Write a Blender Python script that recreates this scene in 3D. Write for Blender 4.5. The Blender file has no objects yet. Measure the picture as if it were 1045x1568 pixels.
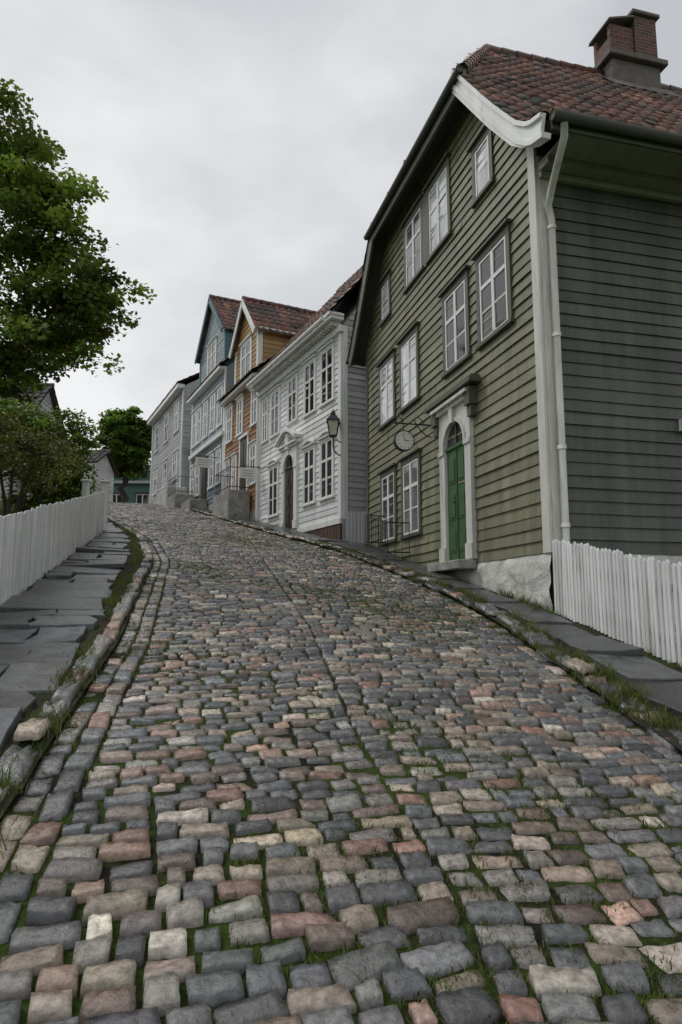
import bpy, math, random
import numpy as np
from mathutils import Vector, Matrix
random.seed(7); rng=np.random.default_rng(7)
SC=bpy.context.scene
# ------------------------------------------------------------------ materials
MATS={}
def nd(nt,t,**k):
    n=nt.nodes.new(t)
    for a,b in k.items(): setattr(n,a,b)
    return n
def mat(name,base,rough=.6,var=.2,nscale=4,stretch=(1,1,1),bump=.15,bscale=40,attr=True,spec=.5,col2=None,c2scale=3,c2lo=.5,c2hi=.65,metal=0,rvar=.1,trans=0,coat=0,bdist=.01,brough=.6):
    if name in MATS: return MATS[name]
    m=bpy.data.materials.new(name); m.use_nodes=True; nt=m.node_tree; nt.nodes.clear(); L=nt.links.new
    out=nd(nt,'ShaderNodeOutputMaterial'); b=nd(nt,'ShaderNodeBsdfPrincipled')
    tc=nd(nt,'ShaderNodeTexCoord'); mp=nd(nt,'ShaderNodeMapping'); mp.inputs['Scale'].default_value=stretch
    L(tc.outputs['Object'],mp.inputs['Vector'])
    n1=nd(nt,'ShaderNodeTexNoise'); n1.inputs['Scale'].default_value=nscale; n1.inputs['Detail'].default_value=6; n1.inputs['Roughness'].default_value=.65
    L(mp.outputs[0],n1.inputs['Vector'])
    mr=nd(nt,'ShaderNodeMapRange'); mr.inputs['From Min'].default_value=.3; mr.inputs['From Max'].default_value=.7
    mr.inputs['To Min'].default_value=1-var; mr.inputs['To Max'].default_value=1+var
    L(n1.outputs['Fac'],mr.inputs['Value'])
    rgb=nd(nt,'ShaderNodeRGB'); rgb.outputs[0].default_value=(*base,1); cur=rgb.outputs[0]
    if col2:
        n2=nd(nt,'ShaderNodeTexNoise'); n2.inputs['Scale'].default_value=c2scale; n2.inputs['Detail'].default_value=7; n2.inputs['Roughness'].default_value=.7
        L(mp.outputs[0],n2.inputs['Vector'])
        r2=nd(nt,'ShaderNodeMapRange'); r2.inputs['From Min'].default_value=c2lo; r2.inputs['From Max'].default_value=c2hi
        L(n2.outputs['Fac'],r2.inputs['Value'])
        mx=nd(nt,'ShaderNodeMix',data_type='RGBA'); L(r2.outputs[0],mx.inputs['Factor']); L(cur,mx.inputs['A']); mx.inputs['B'].default_value=(*col2,1); cur=mx.outputs['Result']
    if attr:
        at=nd(nt,'ShaderNodeAttribute'); at.attribute_name='Col'
        mm=nd(nt,'ShaderNodeMix',data_type='RGBA',blend_type='MULTIPLY'); mm.inputs['Factor'].default_value=1
        L(cur,mm.inputs['A']); L(at.outputs['Color'],mm.inputs['B']); cur=mm.outputs['Result']
    vm=nd(nt,'ShaderNodeVectorMath',operation='SCALE'); L(cur,vm.inputs[0]); L(mr.outputs[0],vm.inputs['Scale'])
    L(vm.outputs[0],b.inputs['Base Color'])
    r3=nd(nt,'ShaderNodeMapRange'); r3.inputs['To Min'].default_value=rough-rvar; r3.inputs['To Max'].default_value=rough+rvar; r3.inputs['From Min'].default_value=.3; r3.inputs['From Max'].default_value=.7
    L(n1.outputs['Fac'],r3.inputs['Value']); L(r3.outputs[0],b.inputs['Roughness'])
    b.inputs['Specular IOR Level'].default_value=spec; b.inputs['Metallic'].default_value=metal
    b.inputs['Coat Weight'].default_value=coat
    if bump>0:
        nb=nd(nt,'ShaderNodeTexNoise'); nb.inputs['Scale'].default_value=bscale; nb.inputs['Detail'].default_value=8; nb.inputs['Roughness'].default_value=brough
        L(mp.outputs[0],nb.inputs['Vector']); bp=nd(nt,'ShaderNodeBump'); bp.inputs['Strength'].default_value=bump; bp.inputs['Distance'].default_value=bdist
        L(nb.outputs['Fac'],bp.inputs['Height']); L(bp.outputs[0],b.inputs['Normal'])
    if trans>0:
        tr=nd(nt,'ShaderNodeBsdfTranslucent'); L(vm.outputs[0],tr.inputs['Color']); ms=nd(nt,'ShaderNodeMixShader'); ms.inputs[0].default_value=trans
        L(b.outputs[0],ms.inputs[1]); L(tr.outputs[0],ms.inputs[2]); L(ms.outputs[0],out.inputs[0])
    else: L(b.outputs[0],out.inputs[0])
    MATS[name]=m; return m
V=(1,1,.12)
mat('stone_sett',(1.05,1.03,1.0),.27,.55,30,bump=1,bscale=24,spec=.8,rvar=.13,bdist=.010,brough=.68)
mat('slate_slab',(.062,.066,.07),.33,.45,6,bump=.8,bscale=14,col2=(.035,.038,.03),c2scale=1.6,rvar=.14,bdist=.014,brough=.7)
mat('joint_soil',(.014,.012,.009),.95,.5,30,bump=.8,bscale=80,attr=False,col2=(.032,.054,.008),c2scale=1.6,c2lo=.40,c2hi=.54,spec=.15)
mat('verge_soil',(.03,.026,.018),.95,.4,20,bump=.8,bscale=60,attr=False,col2=(.03,.044,.012),c2scale=3,c2lo=.45,c2hi=.58,spec=.2)
mat('lawn',(.05,.085,.018),.95,.4,8,bump=.8,bscale=60,attr=False,col2=(.06,.07,.025),c2scale=.8,spec=.2)
mat('grass_blade',(.085,.125,.028),.6,.3,3,bump=0,trans=.35)
mat('leaf',(.15,.215,.04),.5,.2,1.5,bump=0,trans=.45)
mat('bark',(.05,.042,.034),.9,.3,10,bump=.6,bscale=30)
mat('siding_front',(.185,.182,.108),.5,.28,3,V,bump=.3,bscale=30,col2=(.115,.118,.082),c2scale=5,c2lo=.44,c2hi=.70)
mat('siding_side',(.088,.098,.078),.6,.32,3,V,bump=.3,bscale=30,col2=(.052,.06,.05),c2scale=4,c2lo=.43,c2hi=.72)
mat('trim_green',(.082,.088,.058),.5,.2,4,bump=.05)
mat('trim_white',(.76,.77,.75),.45,.1,4,V,bump=.04,col2=(.54,.54,.49),c2scale=6,c2lo=.52,c2hi=.74)
mat('trim_cream',(.62,.62,.57),.5,.16,6,V,bump=.1,col2=(.38,.38,.32),c2scale=7,c2lo=.48,c2hi=.72)
mat('fence_white',(.70,.71,.70),.55,.14,5,V,bump=.15,bscale=60,col2=(.40,.42,.37),c2scale=7,c2lo=.5,c2hi=.75)
mat('siding_white',(.72,.73,.72),.5,.12,3,V,bump=.06,col2=(.54,.54,.52),c2scale=4,c2lo=.48,c2hi=.78)
mat('siding_orange',(.28,.145,.06),.6,.28,3,V,bump=.1,col2=(.15,.09,.05),c2scale=4)
mat('siding_ochre',(.38,.24,.10),.6,.15,3,V,bump=.1)
mat('siding_lightblue',(.33,.39,.42),.6,.15,3,V,bump=.1)
mat('siding_teal',(.075,.17,.20),.6,.15,3,V,bump=.1)
mat('siding_bluegrey',(.15,.2,.22),.6,.15,3,V,bump=.1)
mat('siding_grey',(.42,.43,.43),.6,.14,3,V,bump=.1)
mat('paint_teal',(.06,.15,.13),.5,.15,3,bump=.05)
mat('door_green',(.04,.105,.032),.4,.25,5,bump=.08)
mat('door_brown',(.05,.03,.02),.45,.2,5,bump=.05)
mat('wood_brown',(.085,.045,.03),.7,.3,4,V,bump=.3)
mat('glass',(1,1,1),.035,.5,1.1,(2.5,2.5,.5),bump=.05,bscale=3,spec=.6,rvar=.02)
mat('roof_tile',(.20,.092,.068),.55,.3,5,bump=.4,bscale=50,col2=(.085,.066,.057),c2scale=1.3,c2lo=.42,c2hi=.63)
mat('roof_tile_dark',(.05,.043,.043),.6,.3,5,bump=.4,bscale=50)
mat('roof_deck',(.055,.06,.042),.8,.2,5,bump=.2)
mat('soffit_paint',(.24,.25,.2),.6,.2,5,bump=.1)
mat('plaster_white',(.58,.58,.54),.85,.2,3,bump=1,bscale=6,col2=(.31,.30,.24),c2scale=2.5,c2lo=.5,c2hi=.7,bdist=.05)
mat('stone_wall',(.3,.29,.27),.85,.35,4,bump=1,bscale=7,col2=(.16,.15,.13),c2scale=3,bdist=.03)
mat('iron',(.015,.016,.016),.45,.2,10,bump=.1)
mat('chimney_stone',(.13,.115,.105),.85,.35,6,bump=.8,bscale=14,bdist=.02)
mat('lamp_glass',(.55,.55,.42),.15,.1,3,bump=0)
mat('sign_white',(.7,.7,.66),.5,.06,4,bump=.03)
def brick_mat():
    m=bpy.data.materials.new('chimney_brick'); m.use_nodes=True; nt=m.node_tree; b=nt.nodes['Principled BSDF']; L=nt.links.new
    tc=nd(nt,'ShaderNodeTexCoord')
    cx=nd(nt,'ShaderNodeSeparateXYZ'); cb=nd(nt,'ShaderNodeCombineXYZ'); ad=nd(nt,'ShaderNodeMath',operation='ADD')
    L(tc.outputs['Object'],cx.inputs[0]); L(cx.outputs[0],ad.inputs[0]); L(cx.outputs[1],ad.inputs[1]); L(ad.outputs[0],cb.inputs[0]); L(cx.outputs[2],cb.inputs[1])
    br=nd(nt,'ShaderNodeTexBrick'); br.inputs['Scale'].default_value=1; br.inputs['Brick Width'].default_value=.22; br.inputs['Row Height'].default_value=.078; br.inputs['Mortar Size'].default_value=.009
    br.inputs['Color1'].default_value=(.17,.06,.045,1); br.inputs['Color2'].default_value=(.08,.045,.038,1); br.inputs['Mortar'].default_value=(.16,.15,.13,1)
    L(cb.outputs[0],br.inputs['Vector']); L(br.outputs['Color'],b.inputs['Base Color']); b.inputs['Roughness'].default_value=.85
    bp=nd(nt,'ShaderNodeBump'); bp.inputs['Strength'].default_value=.8; bp.inputs['Distance'].default_value=.015; bp.invert=True; L(br.outputs['Fac'],bp.inputs['Height']); L(bp.outputs[0],b.inputs['Normal'])
    MATS['chimney_brick']=m
brick_mat()
# ------------------------------------------------------------------ mesh helpers
def link(o,parent=None):
    SC.collection.objects.link(o)
    if parent: o.parent=parent
    return o
def empty(name,loc=(0,0,0),rz=0):
    e=bpy.data.objects.new(name,None); e.location=loc; e.rotation_euler=(0,0,rz); e.empty_display_size=.3; return link(e)
def fastmesh(name,verts,quads,cols,material,parent=None,smooth=False):
    verts=np.asarray(verts,np.float32); quads=np.asarray(quads,np.int32); n=len(verts); k=quads.shape[1]
    me=bpy.data.meshes.new(name); me.vertices.add(n); me.vertices.foreach_set('co',verts.ravel())
    me.loops.add(quads.size); me.loops.foreach_set('vertex_index',quads.ravel())
    me.polygons.add(len(quads)); me.polygons.foreach_set('loop_start',np.arange(0,quads.size,k,dtype=np.int32)); me.polygons.foreach_set('loop_total',np.full(len(quads),k,np.int32))
    if smooth: me.polygons.foreach_set('use_smooth',np.ones(len(quads),bool))
    me.update(calc_edges=True)
    ca=me.color_attributes.new('Col','FLOAT_COLOR','POINT'); c=np.ones((n,4),np.float32); c[:,:3]=np.asarray(cols,np.float32).reshape(-1,3) if np.ndim(cols)>1 else np.asarray(cols,np.float32)[:,None]
    ca.data.foreach_set('color',c.ravel()); me.materials.append(MATS[material])
    o=bpy.data.objects.new(name,me); return link(o,parent)
class MB:
    def __init__(s): s.V=[]; s.F=[]; s.C=[]
    def poly(s,pts,faces,c=1.):
        b=len(s.V); s.V+= [tuple(p) for p in pts]; s.F+=[tuple(b+i for i in f) for f in faces]
        cc=c if isinstance(c,(tuple,list)) else (c,c,c); s.C+=[cc]*len(pts)
    def box(s,fr,u0,u1,n0,n1,z0,z1,c=1.):
        p=[fr(u,n,z) for z in (z0,z1) for n in (n0,n1) for u in (u0,u1)]
        s.poly(p,[(0,1,3,2),(4,6,7,5),(0,4,5,1),(2,3,7,6),(0,2,6,4),(1,5,7,3)],c)
    def quad(s,a,b,c_,d,c=1.): s.poly([a,b,c_,d],[(0,1,2,3)],c)
    def tube(s,pts,r,k=8,c=1.,caps=True):
        pts=[Vector(p) for p in pts]; n=len(pts); rs=r if isinstance(r,(list,tuple)) else [r]*n
        ring=[]; prev=None
        for i,p in enumerate(pts):
            t=(pts[min(i+1,n-1)]-pts[max(i-1,0)]).normalized()
            if prev is None: a=t.orthogonal().normalized()
            else:
                a=(prev-t*prev.dot(t)); a=a.normalized() if a.length>1e-6 else t.orthogonal().normalized()
            prev=a; b=t.cross(a)
            ring+=[p+(a*math.cos(2*math.pi*j/k)+b*math.sin(2*math.pi*j/k))*rs[i] for j in range(k)]
        F=[(i*k+j,i*k+(j+1)%k,(i+1)*k+(j+1)%k,(i+1)*k+j) for i in range(n-1) for j in range(k)]
        if caps: F+=[tuple(range(k)),tuple((n-1)*k+j for j in range(k))]
        s.poly(ring,F,c)
    def strip(s,fr,pts,n0,n1,h,c=1.):
        m=len(pts); P=[]
        for i,(u,z) in enumerate(pts):
            a=pts[max(i-1,0)]; b=pts[min(i+1,m-1)]; du,dz=b[0]-a[0],b[1]-a[1]; l=math.hypot(du,dz) or 1
            nu,nz=(dz/l,-du/l)
            if nz>0: nu,nz=-nu,-nz
            P+=[fr(u,n0,z),fr(u,n1,z),fr(u+nu*h,n1,z+nz*h),fr(u+nu*h,n0,z+nz*h)]
        F=[]
        for i in range(m-1):
            for j in range(4): F.append((i*4+j,i*4+(j+1)%4,(i+1)*4+(j+1)%4,(i+1)*4+j))
        F+=[(0,1,2,3),(4*m-4,4*m-3,4*m-2,4*m-1)]
        s.poly(P,F,c)
    def make(s,name,material,parent=None,bevel=0,smooth=False):
        if not s.V: return None
        me=bpy.data.meshes.new(name); me.from_pydata([tuple(v) for v in s.V],[],s.F); me.update()
        ca=me.color_attributes.new('Col','FLOAT_COLOR','POINT'); c=np.ones((len(s.V),4),np.float32); c[:,:3]=np.array(s.C,np.float32); ca.data.foreach_set('color',c.ravel())
        me.materials.append(MATS[material])
        if smooth: me.polygons.foreach_set('use_smooth',np.ones(len(me.polygons),bool))
        o=bpy.data.objects.new(name,me); link(o,parent)
        if bevel:
            md=o.modifiers.new('bevel','BEVEL'); md.width=bevel; md.segments=1; md.limit_method='ANGLE'
        return o
FRONT=lambda u,n,z:(u,n,z)
def side_r(s0): return lambda u,n,z:(s0-n,-u,z)
def side_l(s1): return lambda u,n,z:(s1+n,-u,z)
WORLD=lambda x,y,z:(x,y,z)
# ------------------------------------------------------------------ terrain
CQ,SQ=.968,.2503
def prof(q):
    q=np.asarray(q,float); z=-1.6+.195*np.maximum(q,-8)
    t=np.clip(q-31,0,16); return np.where(q>31,-1.6+.195*31+.195*t-.195*t*t/32,z)
def toqw(x,y): return CQ*np.asarray(y)-SQ*np.asarray(x), CQ*np.asarray(x)+SQ*np.asarray(y)
def toxy(q,w): return CQ*w-SQ*q, SQ*w+CQ*q
def line(pts):
    P=np.array(pts,float); q,w=toqw(P[:,0],P[:,1]); qq=np.arange(-12,60,.1); ww=np.interp(qq,q,w)
    k=np.ones(13)/13; ws=np.convolve(np.pad(ww,6,mode='edge'),k,'valid'); return lambda x: np.interp(x,qq,ws)
Lw=line([(.3,-8),(-.5,-3),(-1.15,1),(-1.52,3.3),(-1.75,4.6),(-2.0,6.2),(-2.34,7.7),(-3.24,11.8),(-4.5,15.5),(-8.3,23.5),(-14,35),(-20,47),(-24,56)])
Rw=line([(2.9,-8),(2.6,-3),(2.4,1),(2.06,4.27),(1.95,6),(1.8,8),(1.5,9.7),(.96,11.6),(-.03,14.8),(-2.3,19.3),(-4.6,24.5),(-7.5,30.7),(-11.2,39),(-15.5,47),(-19,56)])
Fw=line([(-.6,-8),(-1.3,-3),(-1.9,0),(-2.6,3.1),(-3.57,7.2),(-5.7,16.2),(-9.6,23.5),(-15.2,35),(-21,47),(-26,56)])
Hw=line([(5.8,-8),(4.3,-3),(3.5,3.2),(3.04,6.2),(2.62,8.6),(.6,16.4),(-.1,16.9),(-2.74,22.4),(-6.9,30.9),(-10,37),(-14,47),(-18,56)])
def mesh_qw(name,qs,wfun0,wfun1,nw,dz,material):
    vs=[];F=[]
    for q in qs:
        for j in range(nw+1):
            w=wfun0(q)+(wfun1(q)-wfun0(q))*j/nw; x,y=toxy(q,w); vs.append((x,y,float(prof(q))+dz))
    n=nw+1
    for i in range(len(qs)-1):
        for j in range(nw): F.append((i*n+j,i*n+j+1,(i+1)*n+j+1,(i+1)*n+j))
    return fastmesh(name,vs,F,np.ones(len(vs)),material)
gq=np.concatenate([[-500,-100,-30,-12],np.arange(-8,50,1.),[55,70,110,250,600]])
mesh_qw('ground',gq,lambda q:-600.,lambda q:600.,2,-.10,'lawn')
qs=np.arange(-8,56,.5)
mesh_qw('street_bed',qs,lambda q:Lw(q)-.05,lambda q:Rw(q)+.05,4,-.002,'joint_soil')
mesh_qw('verge',qs,lambda q:Fw(q)-.2,lambda q:Lw(q)+.02,3,.045,'verge_soil')
mesh_qw('verge',qs,lambda q:Rw(q)-.02,lambda q:Hw(q)+.25,3,.045,'verge_soil')
mesh_qw('garden_lawn',qs,lambda q:Fw(q)-30.,lambda q:Fw(q)-.12,6,.10,'lawn')
# ------------------------------------------------------------------ setts
A=np.array([-1,-.95,-.62,-.2,.2,.62,.95,1]); B=np.array([-1,-.92,-.35,.35,.92,1]); NA,NB=len(A),len(B)
ta,tb=np.meshgrid(A,B); ta=ta.ravel(); tb=tb.ravel(); ka=np.abs(ta);kb=np.abs(tb); NT=len(ta)
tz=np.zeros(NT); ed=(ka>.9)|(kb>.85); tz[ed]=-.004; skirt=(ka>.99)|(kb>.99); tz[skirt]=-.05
corner=(ka>.9)&(kb>.85); tsh=np.where(corner,.97,1.); ta=ta*tsh; tb=tb*tsh
tq=np.array([(r*NA+c,r*NA+c+1,(r+1)*NA+c+1,(r+1)*NA+c) for r in range(NB-1) for c in range(NA-1)])
PAL=[((.088,.094,.10),24),((.122,.124,.128),18),((.058,.06,.065),13),((.16,.15,.136),13),((.21,.17,.135),11),((.31,.255,.20),8),((.20,.118,.088),6),((.125,.092,.074),10),((.23,.215,.195),6),((.40,.36,.31),4),((.28,.19,.15),4)]
PC=np.array([p[0] for p in PAL]); PW=np.array([p[1] for p in PAL],float); PW/=PW.sum()
def build_stones(name,S,material='stone_sett',rough=.0035):
    S=np.array(S,float); n=len(S)
    q0,w0,hq,hw,rot,top=[S[:,i][:,None] for i in range(6)]
    a=np.repeat(ta[None],n,0); b=np.repeat(tb[None],n,0)
    cj=rng.normal(0,.10,(n,4)); cjb=rng.normal(0,.16,(n,4))
    s=(a+1)/2; t=(b+1)/2
    bl=lambda c:(1-s)*(1-t)*c[:,0:1]+s*(1-t)*c[:,1:2]+(1-s)*t*c[:,2:3]+s*t*c[:,3:4]
    ej=rng.normal(0,1,a.shape)
    a2=a+bl(cj)*.8+ej*.025; b2=b+bl(cjb)+rng.normal(0,.055,b.shape)
    dw=a2*hw; dq=b2*hq; c,sn=np.cos(rot),np.sin(rot)
    w=w0+dw*c-dq*sn; q=q0+dw*sn+dq*c
    tilt=rng.normal(0,.045,(n,1))*dw+rng.normal(0,.065,(n,1))*dq
    nz=rng.normal(0,rough*.8,a.shape); nz[:,skirt]*=.3; nz[:,ed]=nz[:,ed]*.8-.001
    z=prof(q)+top+tz[None]+tilt+nz
    x,y=toxy(q,w)
    Vv=np.stack([x,y,z],-1).reshape(-1,3); Q=(tq[None]+(np.arange(n)*NT)[:,None,None]).reshape(-1,4)
    col=PC[rng.choice(len(PC),n,p=PW)]*rng.lognormal(0,.22,(n,1))*(1+rng.normal(0,.025,(n,3)))
    C=np.repeat(col[:,None,:],NT,1)*rng.normal(1,.13,(n,NT,1))
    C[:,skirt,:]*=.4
    return fastmesh(name,Vv,Q,np.clip(C.reshape(-1,3),.01,1),material,smooth=True)
def divw(q): return np.interp(q,[-3,2.6,4,6.9,16,22,45],[.2,1.13,1.17,1.49,1.97,2.3,3.0])
S=[]; q=-3.0
while q<48:
    far=q>20
    p=random.uniform(.088,.130)*(1.0 if not far else 1.3)
    l=float(Lw(q))+.30; d=float(divw(q)); r=float(Rw(q))-.17
    d=min(max(d,l+.8),r-.8)
    for (a0,b0,tl) in ((l,d-.006,.03),(d+.006,r,-.13)):
        w=a0+random.uniform(-.02,.0)
        while w<b0-.04:
            ln=random.choice([random.uniform(.09,.15),random.uniform(.13,.19),random.uniform(.13,.19),random.uniform(.18,.25)])*(1 if not far else 1.3)
            if b0-(w+ln)<.08: ln=b0-w
            c=w+ln/2
            S.append((q+p/2+tl*(c-d)+random.gauss(0,.010)+.035*math.sin(c*2+q*.7)+.02*math.sin(c*4.3+q*1.9),c,p/2-random.uniform(.004,.013),ln/2-random.uniform(.005,.013),tl+random.gauss(0,.055),.025+random.gauss(0,.006)+.010*math.sin(q*.9+c*1.3)))
            w+=ln
    q+=p
for side in (0,1,2):
    q=-3.0
    while q<46:
        ln=random.uniform(.15,.28)
        slope=math.atan((float(Lw(q+ln))-float(Lw(q)))/ln) if side<2 else math.atan((float(Rw(q+ln))-float(Rw(q)))/ln)
        w=(float(Lw(q+ln/2))+.075+side*.14) if side<2 else float(Rw(q+ln/2))-.085
        S.append((q+ln/2,w,ln/2-.012,.060,-slope+random.gauss(0,.04),.016+.010*(side==1)+random.gauss(0,.008)))
        q+=ln
build_stones('cobblestone_street',S)
K=[]
for side in (-1,1):
    q=-3.0
    while q<44:
        ln=random.uniform(.25,.55) if side<0 else random.uniform(.2,.46); f=Lw if side<0 else Rw
        slope=math.atan((float(f(q+ln))-float(f(q)))/ln)
        if side<0: K.append((q+ln/2,float(f(q+ln/2))-random.uniform(.06,.09),ln/2-.012,random.uniform(.05,.085),-slope+random.gauss(0,.04),random.uniform(.07,.12)))
        else: K.append((q+ln/2,float(f(q+ln/2))+random.uniform(.07,.13),ln/2-.014,random.uniform(.065,.115),-slope+random.gauss(0,.12),random.uniform(.05,.12)))
        q+=ln
build_stones('kerb_stones',K,rough=.014)
def slabs(name,f0,f1,q0,q1,rows=(.4,.85),split=.45):
    m=MB(); q=q0
    while q<q1:
        dq=random.uniform(*rows); a=float(f0(q+dq/2)); b=float(f1(q+dq/2))+random.uniform(-.08,.04); cuts=[a]
        if random.random()<split and b-a>.7: cuts.append(a+(b-a)*random.uniform(.35,.65))
        cuts.append(b)
        for i in range(len(cuts)-1):
            w0,w1=cuts[i]+.010,cuts[i+1]-.010
            sl=(float(f0(q+dq)-f0(q))+float(f1(q+dq)-f1(q)))/2
            j=lambda s=.026: random.gauss(0,s)
            base=[(q+.010,w0-sl/2),(q+.010,(w0+w1)/2-sl/2),(q+.010,w1-sl/2),(q+dq/2,w1),(q+dq-.010,w1+sl/2),(q+dq-.010,(w0+w1)/2+sl/2),(q+dq-.010,w0+sl/2),(q+dq/2,w0)]
            base=[(x+j()*.8,y+j()) for x,y in base]; cqm=q+dq/2; cwm=(w0+w1)/2
            t1,t2=random.gauss(0,.03),random.gauss(0,.02); h=.095+random.gauss(0,.012)
            P=[]
            for k,(ins,dz) in enumerate(((1.0,-.06),(1.0,-.008),(.975,0))):
                for (x,y) in base:
                    qq=cqm+(x-cqm)*ins; w_=cwm+(y-cwm)*ins; X,Y=toxy(qq,w_)
                    P.append((X,Y,float(prof(qq))+h+dz+t1*(qq-cqm)+t2*(w_-cwm)))
            F=[]
            for k in range(2):
                for e in range(8): F.append((k*8+e,k*8+(e+1)%8,(k+1)*8+(e+1)%8,(k+1)*8+e))
            F.append(tuple(16+e for e in range(8)))
            v=random.lognormvariate(0,.28); m.poly(P,F,(v,v*random.uniform(.97,1.03),v*random.uniform(.93,1.05)))
        q+=dq
    return m.make(name,'slate_slab')
gs=lambda q: np.interp(q,[0,4,7,9,14,20,30],[.15,.17,.22,.32,.38,.28,.2])
slabs('pavement',lambda q:Fw(q)+.05,lambda q:Lw(q)-gs(q),-3,44,(.26,.72),.65)
slabs('pavement',lambda q:Rw(q)+.28,lambda q:Hw(q)-.12,-3,15.5,(.45,1.0),.3)
slabs('pavement',lambda q:Rw(q)+.24,lambda q:Hw(q)-.1,16,40,(.4,.8),.3)
def grass(name,pts,hmin=.04,hmax=.12,bw=.006,spread=.05,per=12):
    pts=np.array(pts,float); n=len(pts)*per; base=np.repeat(pts,per,0)
    base[:,0]+=rng.normal(0,spread,n); base[:,1]+=rng.normal(0,spread,n)
    x,y=toxy(base[:,0],base[:,1]); z=prof(base[:,0])+base[:,2]
    h=rng.uniform(hmin,hmax,n)*np.repeat(pts[:,3],per)
    an=rng.uniform(0,6.283,n); ln=rng.uniform(.1,.9,n)*h; la=rng.uniform(0,6.283,n)
    wx,wy=np.cos(an)*bw,np.sin(an)*bw; lx,ly=np.cos(la)*ln,np.sin(la)*ln
    P=np.zeros((n,6,3))
    for i,(f,wd) in enumerate(((0,1),(.55,.75),(1,.12))):
        k=f**1.7
        for s_,sg in ((0,-1),(1,1)):
            P[:,i*2+s_,0]=x+lx*k+sg*wx*wd; P[:,i*2+s_,1]=y+ly*k+sg*wy*wd; P[:,i*2+s_,2]=z+h*f*(1-.15*f)
    Q=np.array([(0,1,3,2),(2,3,5,4)])[None]+(np.arange(n)*6)[:,None,None]
    c=np.repeat(rng.lognormal(0,.3,(n,1)),3,1)*np.stack([rng.uniform(.75,1.6,n),np.ones(n),rng.uniform(.6,1.2,n)],-1)
    return fastmesh(name,P.reshape(-1,3),Q.reshape(-1,4),np.repeat(c,6,0),'grass_blade')
def patchy(q,w): return math.sin(q*1.7+w*3)+math.sin(q*.63+1.3)+math.sin(w*2.1-q*.4)
G=[]
for q in np.arange(-2,40,.05):
    for f,off,den,s in ((Lw,-.16,.4,.9),(Lw,-.0,.35,.65),(Rw,.24,.8,1.1),(Rw,.0,.8,.85),(Rw,.12,.4,.7),(Fw,.03,.4,.8),(Hw,-.1,.35 if q<8 else .3,1.1)):
        if random.random()<den*max(0.04,.55+.5*patchy(q*2,off*9+s*7)): G.append((q,float(f(q))+off+random.gauss(0,.04),.05,s*random.uniform(.5,1.5)))
    if q>6 and q<18:
        for k in range(3):
            if patchy(q*2.3,k)+random.random()>.5: G.append((q,float(Lw(q))-random.uniform(.08,float(gs(q))),.05,random.uniform(.5,1.4)))
for q,f,off in ((4.6,Rw,.2),(5.1,Rw,.24),(5.6,Rw,.18),(6.4,Rw,.2),(6.9,Rw,.26),(7.2,Rw,.2),(8.3,Rw,.15),(9.0,Rw,.25),(9.6,Rw,.2),(10.2,Rw,.2),(11,Rw,.2),(12.2,Rw,.2),(7.5,Hw,-.12),(7.7,Hw,-.15),(7.9,Hw,-.1),(8.2,Hw,-.08),(8.6,Hw,-.08),(3.4,Rw,.2),(4.0,Rw,.1),(2.7,Lw,-.12),(3.6,Lw,-.12),(2.2,Lw,-.1),(1.9,Lw,-.1),(5.2,Lw,-.12),(5.9,Lw,-.14),(4.4,Lw,-.05),(3.1,Lw,0.0)):
    for k in range(11): G.append((q+random.gauss(0,.09),float(f(q))+off+random.gauss(0,.05),.05,random.uniform(1,2.1)))
grass('grass_tufts',G,.03,.10,.0032,.03,12)
J=[]
for i in range(46000):
    q=random.uniform(.5,24); w=random.uniform(float(Lw(q))+.02,float(Rw(q))-.02)
    if patchy(q*1.3,w)+random.gauss(0,1.)>.2: J.append((q,w,0.0,1.))
grass('street_moss_grass',J,.018,.040,.0028,.018,7)
LG=[]
for i in range(7000):
    q=random.uniform(8,26); LG.append((q,float(Fw(q))-random.uniform(.1,9),.1,random.uniform(.6,1.5)))
grass('lawn_grass',LG,.05,.2,.008,.08,6)
# ------------------------------------------------------------------ building kit
def siding(m,fr,ua,ub,z0,z1,pitch=.17,proud=.022,seg=(2.2,4.5),wav=.0):
    z=z0
    fa=ua if callable(ua) else (lambda z:ua); fb=ub if callable(ub) else (lambda z:ub)
    while z<z1-.01:
        zt=min(z+pitch,z1); a0,b0,a1,b1=fa(z),fb(z),fa(zt),fb(zt)
        if b0-a0>.03:
            L0=b0-a0; cuts=[0]
            while True:
                nx=cuts[-1]+random.uniform(*seg)/L0
                if nx>1-.6/L0: break
                cuts.append(nx)
            cuts.append(1)
            for i in range(len(cuts)-1):
                s,e=cuts[i],cuts[i+1]; g=.002/L0
                if i: s+=g
                v=random.gauss(1,.09); dn=random.gauss(0,.0035)
                K=max(2,int((e-s)*L0/.6)) if wav else 1; P=[]; F=[]
                dza=random.gauss(0,.003); dzb=random.gauss(0,.003)
                for k in range(K+1):
                    t=s+(e-s)*k/K; x0=a0+(b0-a0)*t; x1=a1+(b1-a1)*t
                    dz_=dza+(dzb-dza)*k/K+random.gauss(0,wav); dw=dn+random.gauss(0,wav*.8)
                    P+=[fr(x0,-.004,z),fr(x0,proud+dw,z-.006+dz_),fr(x1,.003,zt)]
                for k in range(K): F+=[(k*3,k*3+3,k*3+4,k*3+1),(k*3+1,k*3+4,k*3+5,k*3+2)]
                m.poly(P,F,v)
        z+=pitch
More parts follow.
